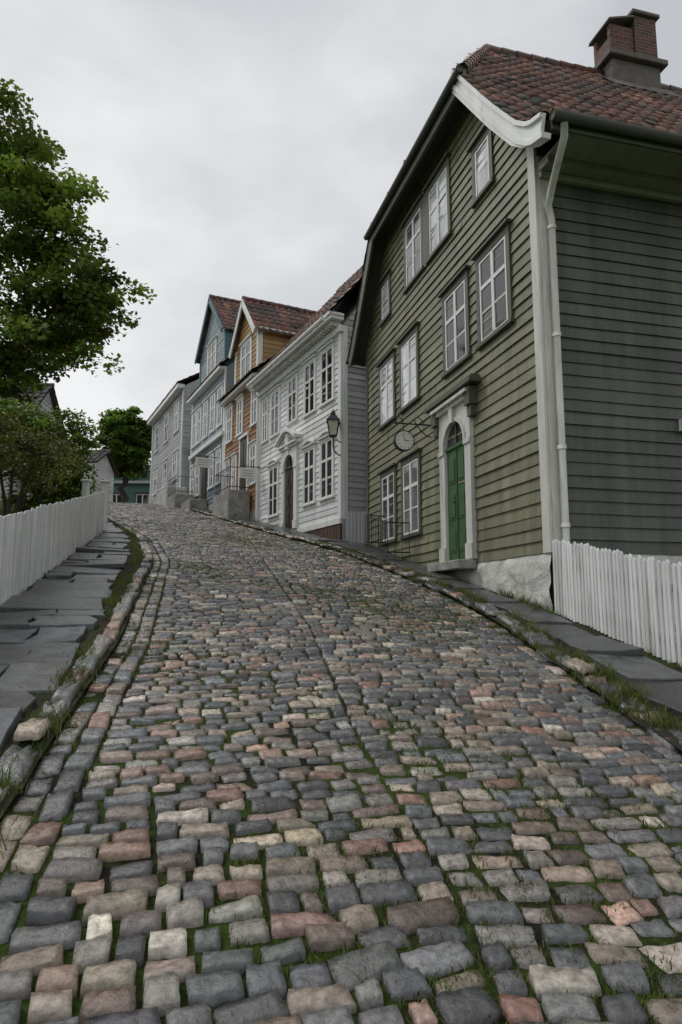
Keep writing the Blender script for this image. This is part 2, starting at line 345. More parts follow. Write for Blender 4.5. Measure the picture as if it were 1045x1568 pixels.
def window(T,Sm,Gm,fr,u0,u1,z0,z1,cols=2,rows=3,cas=.09,glass=(.05,.05,.06),transom=None,cap=True,Tc=1.):
    c=cas
    T.box(fr,u0,u0+c,0,.05,z0+c*.6,z1-c,Tc); T.box(fr,u1-c,u1,0,.05,z0+c*.6,z1-c,Tc); T.box(fr,u0,u1,0,.054,z1-c,z1,Tc)
    T.box(fr,u0-.03,u1+.03,0,.08,z0,z0+c*.6,Tc)
    if cap: T.box(fr,u0-.05,u1+.05,0,.11,z1+.002,z1+.045,Tc)
    a,b,y0,y1=u0+c+.002,u1-c-.002,z0+c*.6+.002,z1-c-.002
    s=.045
    Sm.box(fr,a,a+s,.0,.043,y0,y1); Sm.box(fr,b-s,b,.0,.043,y0,y1); Sm.box(fr,a+s,b-s,.0,.041,y0,y0+s); Sm.box(fr,a+s,b-s,.0,.041,y1-s,y1)
    ga,gb,gy0,gy1=a+s,b-s,y0+s,y1-s
    zr=[gy0+(gy1-gy0)*i/rows for i in range(rows+1)]
    if cols%2==0:
        mid=(ga+gb)/2; Sm.box(fr,mid-.04,mid+.04,.0,.047,gy0,gy1)
    for i in range(1,cols):
        x=ga+(gb-ga)*i/cols
        if not(cols%2==0 and i==cols//2): Sm.box(fr,x-.015,x+.015,.026,.039,gy0,gy1)
    for i in range(1,rows):
        w=.035 if (transom is not None and i==transom) else .014
        Sm.box(fr,ga,gb,.026,.0445 if w>.02 else .037,zr[i]-w,zr[i]+w)
    for i in range(cols):
        for j in range(rows):
            x0,x1=ga+(gb-ga)*i/cols,ga+(gb-ga)*(i+1)/cols; t,t2=random.gauss(0,.0025),random.gauss(0,.0035)
            g=glass[0]*random.uniform(.75,1.25); g=(g,g*1.02,g*1.05)
            Gm.poly([fr(x0,.0275+t,zr[j]+0),fr(x1,.0275-t+.0,zr[j]),fr(x1,.0275-t+t2,zr[j+1]),fr(x0,.0275+t+t2,zr[j+1])],[(0,1,2,3)],g)
def tiles(m,f,U,Vl,tw=.235,th=.32,inside=None,h=.042,K=6):
    nu,nv=int(U/tw),int(Vl/th)
    prof_=[math.sin(2*math.pi*(k/K))*h*.55+h*.5 for k in range(K+1)]
    for j in range(nv+1):
        for i in range(nu+1):
            u0,v0=i*tw,j*th
            if u0>U-.02 or v0>Vl-.05: continue
            u1,v1=min(u0+tw,U),min(v0+th+.03,Vl)
            if inside and not inside((u0+u1)/2,(v0+v1)/2): continue
            p00,p10,p01=Vector(f(u0,v0)),Vector(f(u1,v0)),Vector(f(u0,v1)); nrm=(p10-p00).cross(p01-p00).normalized()
            if nrm.z<0: nrm=-nrm
            du,dv=random.gauss(0,.005),random.gauss(0,.011); rot=random.gauss(0,.006)
            P=[]
            for k in range(K+1):
                uu=u0+(u1-u0)*k/K+du; lo=Vector(f(uu,max(v0+dv-.02,0))); hi=Vector(f(uu,v1))
                P+=[lo+nrm*(prof_[k]+.004),lo+nrm*(prof_[k]+.034+rot),hi+nrm*(prof_[k]+.004)]
            F=[]
            for k in range(K): F+=[(k*3,k*3+3,k*3+4,k*3+1),(k*3+1,k*3+4,k*3+5,k*3+2)]
            v=random.lognormvariate(0,.28); r=random.random(); cc=(v,v*random.uniform(.85,1.08),v*random.uniform(.85,1.08))
            if r<.12: cc=(v*.45,v*.75,v*.8)
            elif r<.22: cc=(v*1.5,v*1.6,v*1.6)
            m.poly(P,F,cc)
def ridge_tiles(m,p0,p1,r=.09,step=.34):
    p0,p1=Vector(p0),Vector(p1); n=max(1,int((p1-p0).length/step)); d=(p1-p0)/n
    for i in range(n):
        a=p0+d*i-d*.06; b=p0+d*(i+1); v=random.lognormvariate(0,.2)
        m.tube([a,b],[r*1.12,r*.95],8,(v,v*.95,v*.95))
# ================================================================== green house
RA=[0,1.2,2.45,3.56,4.20,4.5,4.8]; RZ=[11.4,9.93,8.45,7.04,6.29,6.04,5.95]
def rz(a): return float(np.interp(a,RA,RZ))
def ra(z): return float(np.interp(z,RZ[::-1],RA[::-1]))
SC0=3.95; AE=RA[-1]; OV=AE-SC0; ZE=RZ[-1]
gh=empty('green_clapboard_house',(2.66,8.57,0),math.radians(104.5))
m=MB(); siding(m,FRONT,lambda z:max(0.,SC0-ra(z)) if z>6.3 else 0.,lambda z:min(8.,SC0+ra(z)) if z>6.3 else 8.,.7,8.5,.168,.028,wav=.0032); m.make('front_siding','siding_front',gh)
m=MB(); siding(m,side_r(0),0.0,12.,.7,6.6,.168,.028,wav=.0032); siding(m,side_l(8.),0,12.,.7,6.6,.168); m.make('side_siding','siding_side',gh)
m=MB(); outl=[(0,.0),(8,.0),(8,6.5),(SC0+2.45,8.44),(SC0-2.45,8.44),(0,6.5)]
m.poly([(u,-.01,z) for u,z in outl]+[(u,-12,z) for u,z in outl],[(0,1,2,3,4,5),(6,7,8,9,10,11)]+[(i,(i+1)%6,6+(i+1)%6,6+i) for i in range(6)],.8)
m.make('core_wall','trim_green',gh)
def rubble(name,par,fr,u0,u1,z0,z1,n0,mt,amp=.035,st=.09):
    nu,nz=int((u1-u0)/st),int((z1-z0)/st); vs=[]
    for j in range(nz+1):
        for i in range(nu+1):
            u=u0+(u1-u0)*i/nu; z=z0+(z1-z0)*j/nz; e=0 if j==nz else 1
            n=n0+e*amp*(abs(math.sin(u*7.3+math.sin(z*5)*1.2))*abs(math.sin(z*8.5+math.sin(u*3.1)*1.5))+random.random()*.35)
            vs.append(fr(u,n,z))
    F=[(j*(nu+1)+i,j*(nu+1)+i+1,(j+1)*(nu+1)+i+1,(j+1)*(nu+1)+i) for j in range(nz) for i in range(nu)]
    k=len(vs); vs+=[fr(u0,n0-.05,z1),fr(u1,n0-.05,z1),fr(u1,n0,z1),fr(u0,n0,z1)]; F.append((k,k+1,k+2,k+3))
    fastmesh(name,vs,F,np.ones(len(vs)),mt,par,True)
rubble('foundation',gh,FRONT,0,8.0,-1.0,.69,.015,'plaster_white',.05); rubble('foundation_side',gh,side_r(0),0,12,-2.4,.69,.015,'plaster_white',.05)
m=MB(); m.box(FRONT,2.08,3.4,.035,.34,.60,.745); m.make('door_step','stone_wall',gh,.015)
m=MB(); m.box(FRONT,-.03,.15,-.0,.045,.69,6.5); m.box(side_r(0),.0,.17,.02,.05,.69,6.1); m.make('corner_boards','trim_cream',gh,.004)
m=MB(); m.box(FRONT,7.87,8.02,0,.045,.69,6.4)
m.make('corner_board_far','trim_green',gh,.004)
T,Sm,Gm=MB(),MB(),MB()
cur=(.58,.5,.5); mid=(.14,.17,.18); dk=(.02,.035,.04)
for (a,b,z0,z1,c,r,g,tr) in ((.72,1.82,4.03,5.55,2,3,dk,2),(2.12,3.2,4.03,5.55,2,3,dk,2),(4.42,5.52,4.03,5.55,2,3,cur,2),(5.84,6.94,4.03,5.55,2,3,cur,2),
    (2.75,3.84,6.52,8.02,2,3,cur,2),(4.06,5.15,6.52,8.02,2,3,mid,2),(1.14,1.85,6.47,7.48,1,2,cur,None),(6.08,6.8,6.47,7.48,1,2,cur,None),
    (4.42,5.5,1.38,3.0,2,3,mid,2),(5.84,6.9,1.38,3.0,2,3,dk,2)):
    window(T,Sm,Gm,FRONT,a,b,z0,z1,c,r,.11,g,tr)
T.box(FRONT,3.84,4.06,0,.048,6.52,8.02)
T.make('window_casings','trim_green',gh,.004); Sm.make('window_sashes','trim_white',gh,.003); Gm.make('window_glass','glass',gh)
m=MB(); m.box(side_r(0),2.0,2.14,.02,.13,2.38,2.54); m.box(side_r(0),1.98,2.16,.13,.145,2.36,2.56); m.make('wall_vent','trim_white',gh,.004)
def arched_door(fr,par,u0,u1,z0,ztop,so,matS,matD,surw,ztot,capw=.12,nf=.085,nd_=.03):
    hw=(u1-u0)/2; uc=(u0+u1)/2; zs=ztop-hw; S_=MB()
    arc=[(uc+hw*math.cos(t),zs+hw*math.sin(t)) for t in [math.pi*i/20 for i in range(21)]]
    x0,x1=u0-surw,u1+surw
    S_.box(fr,x0,u0,0,nf,z0,zs); S_.box(fr,u1,x1,0,nf,z0,zs)
    for i in range(20):
        (a,b),(c,d)=arc[i],arc[i+1]; zt=ztot
        if i==0: P=[fr(a,nf,b),fr(c,nf,d),fr(c,nf,zt),fr(x1,nf,zt)]; S_.poly([fr(a,nf,b),fr(x1,nf,zt),fr(x1,nf,b)],[(0,1,2)])
        elif i==19: P=[fr(a,nf,b),fr(c,nf,d),fr(x0,nf,zt),fr(a,nf,zt)]; S_.poly([fr(c,nf,d),fr(x0,nf,d),fr(x0,nf,zt)],[(0,1,2)])
        else: P=[fr(a,nf,b),fr(c,nf,d),fr(c,nf,zt),fr(a,nf,zt)]
        S_.poly(P,[(0,1,2,3)])
        S_.quad(fr(a,nf,b),fr(c,nf,d),fr(c,0,d),fr(a,0,b))
        ro=hw+.07; o1=(uc+ro*math.cos(math.pi*i/20),zs+ro*math.sin(math.pi*i/20)); o2=(uc+ro*math.cos(math.pi*(i+1)/20),zs+ro*math.sin(math.pi*(i+1)/20))
        P=[fr(a,nf+.002,b),fr(c,nf+.002,d),fr(o2[0],nf+.002,o2[1]),fr(o1[0],nf+.002,o1[1]),fr(a,nf+.025,b),fr(c,nf+.025,d),fr(o2[0],nf+.025,o2[1]),fr(o1[0],nf+.025,o1[1])]
        S_.poly(P,[(4,5,6,7),(0,1,5,4),(3,2,6,7)])
    S_.quad(fr(x0,0,zs),fr(x0,nf,zs),fr(x0,nf,ztot),fr(x0,0,ztot)); S_.quad(fr(x1,0,zs),fr(x1,nf,zs),fr(x1,nf,ztot),fr(x1,0,ztot))
    S_.box(fr,x0-.05,x1+.05,0,nf+.06,ztot+.001,ztot+.07); S_.box(fr,x0-.1,x1+.1,0,nf+.12,ztot+.072,ztot+.13)
    S_.box(fr,x0-.02,u0+.0,nf,nf+.03,z0,z0+.25); S_.box(fr,u1,x1+.02,nf,nf+.03,z0,z0+.25)
    S_.box(fr,x0-.015,u0,nf,nf+.025,zs-.08,zs); S_.box(fr,u1,x1+.015,nf,nf+.025,zs-.08,zs)
    S_.box(fr,uc-.07,uc+.07,nf,nf+.06,ztop-.03,ztot)
    S_.make('door_surround',matS,par,.003)
    D=MB(); D.box(fr,u0,u1,.0,nd_,z0,zs-.03)
    for (p,q_) in ((.08,.3),(.36,.62),(.68,.93)):
        zz0=z0+(zs-z0)*p; zz1=z0+(zs-z0)*q_
        for (a,b) in ((u0+.07,uc-.04),(uc+.04,u1-.07)):
            D.box(fr,a,b,nd_,nd_+.010,zz0,zz1-.03); D.box(fr,a+.04,b-.04,nd_+.010,nd_+.022,zz0+.04,zz1-.07)
    D.box(fr,uc-.012,uc+.012,nd_,nd_+.018,z0,zs-.03); D.box(fr,u0,u1,.0,nd_+.03,zs-.03,zs+.03)
    D.box(fr,uc-.015,uc+.015,nd_,nd_+.02,zs+.03,ztop-.02)
    D.tube([fr(uc+.08,nd_+.01,z0+1.0),fr(uc+.08,nd_+.06,z0+1.0)],.02,8)
    D.make('door_leaf',matD,par,.003)
    g=MB(); g.poly([fr(uc,nd_-.004,zs+.03)]+[fr(a,nd_-.004,max(b,zs+.03)) for a,b in arc],[tuple(range(22))],.03); g.make('door_transom','glass',par)
arched_door(FRONT,gh,2.33,3.15,.76,3.11,0,'trim_cream','door_green',.22,3.34)
m=MB()
for a in (1.95,3.35): m.box(FRONT,a,a+.2,0,.16,3.2,3.5); m.box(FRONT,a+.03,a+.17,0,.12,3.02,3.198)
m.make('door_corbels','trim_green',gh,.004)
m=MB(); m.box(FRONT,1.8,3.72,0,.22,3.52,3.60); m.box(FRONT,1.86,3.66,0,.16,3.602,3.66); m.make('door_hood','trim_green',gh,.004)
XE=.35
def nstart(a): return XE if a>=2.45 else XE-1.75*(1-a/2.45)
arcl=np.array([0]+list(np.cumsum([math.hypot(RA[i]-RA[i+1],RZ[i]-RZ[i+1]) for i in range(len(RA)-1)])))
tot=arcl[-1]
def slope_fn(sgn,cut):
    def f(u,v):
        l=tot-cut-v; a=float(np.interp(l,arcl,RA)); z=float(np.interp(l,arcl,RZ)); return (SC0+sgn*a,XE+.08-u,z+.07)
    return f
def ins(cut):
    def g(u,v):
        a=float(np.interp(tot-cut-v,arcl,RA)); return XE+.08-u<nstart(a)+.1
    return g
m=MB(); tiles(m,slope_fn(-1,0),12.6,tot,.255,.34,ins(0)); tiles(m,slope_fn(1,.3),12.6,tot-.3,.255,.34,ins(.3))
hipS=math.hypot(1.75,11.4-8.45)
def hipf(u,v):
    k=v/hipS; return (SC0-2.5+u,XE+.06-1.75*k,8.52+(11.4-8.45)*k)
tiles(m,hipf,5.0,hipS,.255,.34,lambda u,v:abs(u-2.5)<2.5*(1-v/hipS)+.05)
ap=(SC0,XE-1.75,11.52)
ridge_tiles(m,ap,(SC0,-12.1,11.52)); ridge_tiles(m,(SC0-2.5,XE,8.58),ap); ridge_tiles(m,(SC0+2.5,XE,8.58),ap)
m.make('roof_tiles','roof_tile',gh,0,True)
m=MB()
for sg in (-1,1):
    for i in range(len(RA)-1):
        a0,a1=RA[i],RA[i+1]
        if sg>0: a1=min(a1,4.4)
        if a0>=a1: continue
        z0_,z1_=RZ[i],rz(a1)
        m.quad((SC0+sg*a0,nstart(a0),z0_),(SC0+sg*a1,nstart(a1),z1_),(SC0+sg*a1,-12,z1_),(SC0+sg*a0,-12,z0_))
m.quad((SC0-2.45,XE,8.45),(SC0+2.45,XE,8.45),(SC0,XE-1.75,11.4),(SC0,XE-1.75,11.4))
m.quad((SC0-2.45,XE,8.45),(SC0+2.45,XE,8.45),(SC0+2.45,-.02,8.45),(SC0-2.45,-.02,8.45))
m.make('roof_deck','roof_deck',gh)
m=MB(); m.box(FRONT,-OV+.02,0.0,-12,.0,ZE-.02,ZE+.02); m.box(side_r(0),0,12,.03,.30,ZE-.11,ZE-.022); m.box(side_r(0),0,12,.03,.12,ZE-.2,ZE-.112); m.box(side_r(0),0,12,OV-.12,OV-.02,ZE-.08,ZE-.022); m.make('side_eave_soffit','soffit_paint',gh,.01)
m=MB(); pr=[(SC0-a,rz(a)+.10) for a in np.linspace(2.3,AE,22)]
m.strip(FRONT,pr,XE,XE+.05,.30); m.strip(FRONT,[(u,z-.26) for u,z in pr],XE-.06,XE+.075,.07); m.strip(FRONT,[(u,z+.0) for u,z in pr],XE+.052,XE+.09,.06); m.make('rake_board','trim_white',gh,.004)
m=MB(); pl=[(SC0+a,rz(a)+.08) for a in np.linspace(2.3,4.4,18)]; m.strip(FRONT,pl,XE,XE+.05,.28)
m.box(FRONT,SC0-2.6,SC0+2.6,XE-.01,XE+.045,8.28,8.50)
m.box(side_r(0),-.3,12,OV,OV+.04,ZE-.12,ZE+.10)
m.make('fascia_boards','trim_green',gh,.004)
m=MB(); m.tube([(-OV-.11,.34,ZE+.0),(-OV-.11,-12,ZE+.0)],.07,10); m.tube([(SC0-2.6,XE+.10,8.50),(SC0+2.6,XE+.10,8.50)],.065,10); m.make('gutters','roof_deck',gh,0,True)
m=MB(); m.tube([(-OV-.08,.16,ZE-.06),(-OV-.04,.14,ZE-.2),(-.4,.0,5.5),(-.13,-.08,5.33),(-.11,-.13,5.15),(-.11,-.13,.75),(-.18,-.13,.62)],.047,12)
for z in (5.0,3.5,2.0,1.0): m.tube([(-.11,-.13,z),(-.11,-.13,z+.05)],.06,12)
m.make('downpipe','trim_cream',gh,0,True)
m=MB(); m.box(FRONT,3.62,4.28,-5.36,-4.80,11.8,12.86); m.box(FRONT,3.66,4.24,-4.78,-4.2,11.8,12.25)
for u in (3.66,4.14): m.box(FRONT,u,u+.1,-4.78,-4.2,12.25,12.55)
m.make('chimney_stacks','chimney_brick',gh,.008)
m=MB(); m.box(FRONT,3.6,4.3,-5.38,-4.16,10.2,11.66); m.box(FRONT,3.48,4.42,-5.5,-4.04,11.662,11.79); m.box(FRONT,3.55,4.35,-5.43,-4.73,12.862,12.95); m.box(FRONT,3.6,4.3,-5.38,-4.78,12.952,13.0)
m.poly([(3.58,-4.14,12.55),(4.32,-4.14,12.55),(4.32,-4.79,12.75),(3.58,-4.79,12.75),(3.58,-4.14,12.62),(4.32,-4.14,12.62),(4.32,-4.79,12.82),(3.58,-4.79,12.82)],[(0,1,2,3),(4,5,6,7),(0,1,5,4),(1,2,6,5),(2,3,7,6),(3,0,4,7)])
m.make('chimney_base','chimney_stone',gh,.015)
m=MB(); m.poly([(3.25,-5.65,10.72),(3.25,-3.9,10.72),(3.62,-3.9,11.18),(3.62,-5.65,11.18)],[(0,1,2,3)]); m.make('chimney_flashing','chimney_stone',gh)
# ================================================================== row houses
RX,RY,RA_=.03,17.,math.radians(116.3)
def simple_roof(par,s0,s1,n_e,ze,n_r,zr,tw=.25,th=.34,ov=.15,matn='roof_tile'):
    m=MB(); Ls=math.hypot(n_e-n_r,zr-ze)
    f=lambda u,v:(s0-ov+u,n_e-(n_e-n_r)*v/Ls,ze+(zr-ze)*v/Ls+.03)
    tiles(m,f,s1-s0+2*ov,Ls,tw,th); f2=lambda u,v:(s0-ov+u,2*n_r-(n_e-(n_e-n_r)*v/Ls),ze+(zr-ze)*v/Ls+.03)
    tiles(m,f2,s1-s0+2*ov,Ls,tw*1.3,th*1.3); ridge_tiles(m,(s0-ov,n_r,zr+.06),(s1+ov,n_r,zr+.06)); m.make('roof_tiles',matn,par,0,True)
    m=MB(); m.quad((s0-ov,n_e,ze),(s1+ov,n_e,ze),(s1+ov,n_r,zr),(s0-ov,n_r,zr)); m.quad((s0-ov,2*n_r-n_e,ze),(s1+ov,2*n_r-n_e,ze),(s1+ov,n_r,zr),(s0-ov,n_r,zr)); m.make('roof_deck','roof_deck',par)
def body(par,s0,s1,z0,ze,D,zr,matc):
    m=MB(); o=[(0,z0),(-D,z0),(-D,ze),(-D/2,zr-.05),(0,ze)]; m.poly([(s0+.01,n-.012 if n==0 else n,z) for n,z in o]+[(s1-.01,n-.012 if n==0 else n,z) for n,z in o],[(0,1,2,3,4),(5,6,7,8,9)]+[(i,(i+1)%5,5+(i+1)%5,5+i) for i in range(5)],.8); m.make('core_wall',matc,par)
def gable_side(m,fr,D,z0,ze,zr,pitch):
    siding(m,fr,lambda z:0. if z<ze else (D/2)*(z-ze)/(zr-ze),lambda z:D if z<ze else D-(D/2)*(z-ze)/(zr-ze),z0,zr,pitch)
wh=empty('white_clapboard_house',(RX,RY,0),RA_)
body(wh,0,6.25,.9,7.3,6.,11.4,'siding_white')
m=MB(); siding(m,FRONT,0,6.25,2.25,7.3,.16); m.make('front_siding','siding_white',wh)
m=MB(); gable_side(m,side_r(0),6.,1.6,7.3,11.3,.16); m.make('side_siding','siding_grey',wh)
simple_roof(wh,0,6.25,.4,7.55,-3.,11.6)
T,Sm,Gm=MB(),MB(),MB()
for (a,b,z0,z1) in ((.42,1.3,5.42,7.02),(1.6,2.44,5.42,7.02),(2.92,3.72,5.5,6.98),(4.35,5.2,5.42,6.98),(5.45,6.0,5.42,6.98),(.42,1.3,2.83,4.5),(1.6,2.45,2.83,4.5),(4.4,5.3,2.83,4.5)):
    window(T,Sm,Gm,FRONT,a,b,z0,z1,2,3,.08,(.02,.03,.035),2)
for i in range(40): T.box(FRONT,.05+i*.157,.12+i*.157,.02,.3,7.3,7.42)
T.box(FRONT,-.08,6.33,0,.12,7.12,7.3); T.box(FRONT,-.1,6.35,0,.38,7.422,7.52); T.box(FRONT,-.12,6.37,.0,.43,7.522,7.6)
T.box(FRONT,-.02,.16,0,.05,2.2,7.12); T.box(FRONT,6.1,6.27,0,.05,2.2,7.12); T.box(side_r(0),0,.14,.02,.05,2.2,7.3)
T.box(FRONT,0,6.25,.0,.07,2.1,2.25); T.box(FRONT,0,2.8,0,.05,4.62,4.74); T.box(FRONT,4.1,6.25,0,.05,4.62,4.74)
def seg(fr,u0,u1,zb,h,n0,n1,m,k=12,t=.09):
    pts=[(u0+(u1-u0)*i/k,zb+h*math.sin(math.pi*i/k)**1.2) for i in range(k+1)]; m.strip(fr,pts,n0,n1,t)
seg(FRONT,2.6,4.25,5.0,.32,0,.26,T); seg(FRONT,2.75,4.1,4.93,.22,0,.14,T,12,.06); T.box(FRONT,2.65,4.2,0,.1,4.78,4.9); T.box(FRONT,3.3,3.55,0,.18,4.7,5.2)
for (a,b) in ((.36,1.36),(1.54,2.51),(4.34,5.36)): seg(FRONT,a,b,4.56,.12,0,.12,T,8,.05)
T.make('white_trim','trim_white',wh,.004); Sm.make('window_sashes','trim_white',wh); Gm.make('window_glass','glass',wh)
arched_door(FRONT,wh,3.05,3.82,2.28,4.55,0,'trim_white','door_brown',.2,4.74)
m=MB(); m.box(FRONT,0,2.3,.0,.04,1.3,2.1)
for i in range(12): m.box(FRONT,.02+i*.19,.19+i*.19,.04,.052,1.3,2.08)
m.make('cellar_boards','wood_brown',wh)
m=MB(); m.box(FRONT,2.3,6.25,0,.05,1.3,2.1); m.box(side_r(0),0,6,.0,.03,.9,1.62); m.box(FRONT,2.8,4.1,.05,.55,1.6,2.15); m.box(FRONT,3.0,3.9,.05,.35,2.15,2.27);m.make('foundation','stone_wall',wh)
m=MB(); m.tube([(.1,.5,7.45),(6.2,.5,7.45)],.06,8); m.tube([(6.2,.5,7.4),(6.2,.12,7.1),(6.2,.1,2.3)],.045,8); m.make('gutter','trim_white',wh)
oh=empty('orange_clapboard_house',(RX,RY,0),RA_)
body(oh,6.32,10.4,1.8,8.0,6.,10.8,'siding_orange')
m=MB(); siding(m,FRONT,6.35,10.4,3.3,8.0,.17); m.make('front_siding','siding_orange',oh)
def dormer(par,s0,s1,z0,ze,zp,depth,ms,mside,mtrim,win,ov=.2,pitch=.17,nf=.0):
    uc=(s0+s1)/2; hw=(s1-s0)/2
    m=MB(); o=[(s0,z0),(s1,z0),(s1,ze),(uc,zp),(s0,ze)]; m.poly([(u,nf-.012,z) for u,z in o]+[(u,-depth,z) for u,z in o],[(0,1,2,3,4),(5,6,7,8,9)]+[(i,(i+1)%5,5+(i+1)%5,5+i) for i in range(5)],.85); m.make('dormer_core',mside,par)
    m=MB(); siding(m,FRONT,lambda z:s0 if z<ze else s0+hw*(z-ze)/(zp-ze),lambda z:s1 if z<ze else s1-hw*(z-ze)/(zp-ze),z0,zp,pitch); m.make('dormer_siding',ms,par)
    m=MB(); siding(m,side_r(s0),0,depth,z0,ze,pitch); m.make('dormer_cheek',mside,par)
    k=(zp-ze)/hw; Ls=math.hypot(hw+ov,(hw+ov)*k); m=MB()
    for sg in (-1,1):
        f=lambda u,v,sg=sg:(uc+sg*(hw+ov)*(1-v/Ls),ov-u+nf,zp+.06-(hw+ov)*k*(1-v/Ls))
        tiles(m,f,depth+ov,Ls,.25,.34)
    ridge_tiles(m,(uc,ov+nf,zp+.12),(uc,-depth,zp+.12)); m.make('dormer_roof_tiles','roof_tile',par,0,True)
    m=MB(); pts=[(uc-hw-ov,zp-(hw+ov)*k+.1),(uc,zp+.1)]; m.strip(FRONT,pts,ov+nf,ov+.05+nf,.2); m.strip(FRONT,[(uc,zp+.1),(uc+hw+ov,zp-(hw+ov)*k+.1)],ov+nf,ov+.05+nf,.2)
    m.box(FRONT,s0-.02,s0+.14,0,.045,z0,ze); m.box(FRONT,s1-.14,s1+.02,0,.045,z0,ze); m.box(side_r(s0),0,.12,.02,.045,z0,ze); m.box(side_r(s0),0,depth,.02,.12,ze-.1,ze+.02)
    m.box(FRONT,s0,s1,0,.1,z0-.02,z0+.1)
    m.make('dormer_trim',mtrim,par,.004)
    T,Sm,Gm=MB(),MB(),MB()
    for w in win: window(T,Sm,Gm,FRONT,*w,2,3,.12,(.1,.11,.12),2)
    T.make('dormer_window_casing','trim_white',par); Sm.make('dormer_sash','trim_white',par); Gm.make('dormer_glass','glass',par)
dormer(oh,6.55,9.2,8.05,9.75,11.25,5.5,'siding_ochre','siding_ochre','trim_white',[(7.25,8.5,8.25,9.75)])
simple_roof(oh,6.32,10.4,.35,8.0,-3.,10.6)
T,Sm,Gm=MB(),MB(),MB()
for (a,b) in ((6.5,7.2),(8.1,8.85),(9.4,10.15)):
    window(T,Sm,Gm,FRONT,a,b,6.3,7.75,2,3,.1,(.04,.045,.05),2)
for (a,b) in ((6.55,7.25),(8.75,9.35),(9.6,10.2)): window(T,Sm,Gm,FRONT,a,b,4.2,5.7,2,3,.1,(.04,.045,.05),2)
T.box(FRONT,6.32,10.45,0,.3,7.9,8.02); T.box(FRONT,6.33,6.46,0,.04,3.3,7.9); T.box(FRONT,10.28,10.42,0,.04,3.3,7.9)
T.box(FRONT,7.4,7.5,0,.06,4.1,6.1); T.box(FRONT,8.3,8.4,0,.06,4.1,6.1); T.box(FRONT,7.35,8.45,0,.1,6.1,6.2)
T.make('white_trim','trim_white',oh); Sm.make('window_sashes','trim_white',oh); Gm.make('window_glass','glass',oh)
m=MB(); m.box(FRONT,7.5,8.3,0,.035,4.1,6.1); m.box(FRONT,7.58,7.86,.035,.05,4.3,5.9);m.box(FRONT,7.94,8.22,.035,.05,4.3,5.9); m.make('door','door_brown',oh)
m=MB(); m.box(FRONT,6.35,10.4,0,.05,2.2,3.3); m.box(FRONT,7.0,8.9,.06,.85,2.3,4.0); m.make('stoop','stone_wall',oh,.03)
bh=empty('blue_clapboard_house',(RX,RY,0),RA_)
body(bh,10.45,15.8,2.5,9.6,6.,12.4,'siding_lightblue')
m=MB(); siding(m,FRONT,10.45,15.8,6.9,9.6,.18); m.make('upper_siding','siding_lightblue',bh)
m=MB(); siding(m,FRONT,10.45,15.8,4.3,6.9,.18); m.make('lower_siding','siding_bluegrey',bh)
dormer(bh,10.6,14.6,9.6,11.3,13.35,5.,'siding_lightblue','siding_teal','siding_teal',[(11.9,13.3,9.9,11.4)])
simple_roof(bh,10.45,15.8,.3,9.6,-3.,12.3)
T,Sm,Gm=MB(),MB(),MB()
for a in (10.8,11.85,13.0,14.1,14.95):
    window(T,Sm,Gm,FRONT,a,a+.75,7.3,9.0,2,3,.12,(.04,.045,.05),2)
    if a!=13.0: window(T,Sm,Gm,FRONT,a,a+.75,4.9,6.4,2,3,.12,(.04,.045,.05),2)
T.box(FRONT,10.45,15.85,0,.3,9.5,9.62); T.box(FRONT,10.45,15.8,0,.15,6.8,6.95); T.box(FRONT,10.45,10.6,0,.05,4.2,9.5); T.box(FRONT,15.68,15.82,0,.05,4.2,9.5)
T.make('white_trim','trim_white',bh); Sm.make('window_sashes','trim_white',bh); Gm.make('window_glass','glass',bh)
m=MB(); m.box(FRONT,12.95,13.75,0,.05,4.3,6.4); m.box(FRONT,13.05,13.3,.05,.07,4.5,6.2); m.box(FRONT,13.4,13.65,.05,.07,4.5,6.2); m.make('door','door_brown',bh)
m=MB(); m.box(FRONT,10.45,15.8,0,.05,3.,4.25); m.box(FRONT,12.6,14.2,.06,.8,3.3,4.5); m.box(FRONT,14.6,16.2,.06,1.0,3.6,5.0); m.make('stoop','stone_wall',bh,.03)
gy=empty('grey_clapboard_house',(RX,RY,0),RA_)
G0,G1=17.75,25.5
body(gy,G0,G1,4.,11.0,6.5,13.2,'siding_grey')
m=MB(); siding(m,FRONT,G0,G1,5.9,11.,.19); gable_side(m,side_r(G0),6.5,5.2,11.,13.1,.19); m.make('siding','siding_grey',gy)
simple_roof(gy,G0,G1,.35,11.05,-3.25,13.2)
T,Sm,Gm=MB(),MB(),MB()
for a in (18.6,21.0,23.5):
    window(T,Sm,Gm,FRONT,a,a+1.05,8.9,10.5,2,3,.12,(.03,.035,.04),2); window(T,Sm,Gm,FRONT,a,a+1.05,6.4,7.9,2,3,.12,(.03,.035,.04),2)
T.box(FRONT,G0-.1,G1+.1,0,.35,10.85,11.05); T.box(FRONT,G0-.02,G0+.16,0,.05,5.8,10.85); T.box(FRONT,G1-.16,G1+.02,0,.05,5.8,10.85)
T.make('trim','trim_white',gy); Sm.make('sashes','trim_white',gy); Gm.make('window_glass','glass',gy)
m=MB(); m.box(FRONT,G0,G1,0,.06,3.5,5.9); m.box(FRONT,G0-1.5,G0+.9,.06,1.0,4.,5.6); m.make('foundation','plaster_white',gy,.03)
th=empty('teal_shop_house',(-20.5,52,0),0)
m=MB(); fr=lambda u,n,z:(u,-n,z); m.box(fr,0,8,-6,0,5.,10.6); m.make('wall','paint_teal',th)
m=MB(); m.box(fr,-.2,8.2,0,.3,9.5,9.7); m.box(fr,-.2,8.2,-.1,.12,10.55,10.75)
T,Sm,Gm=MB(),MB(),MB()
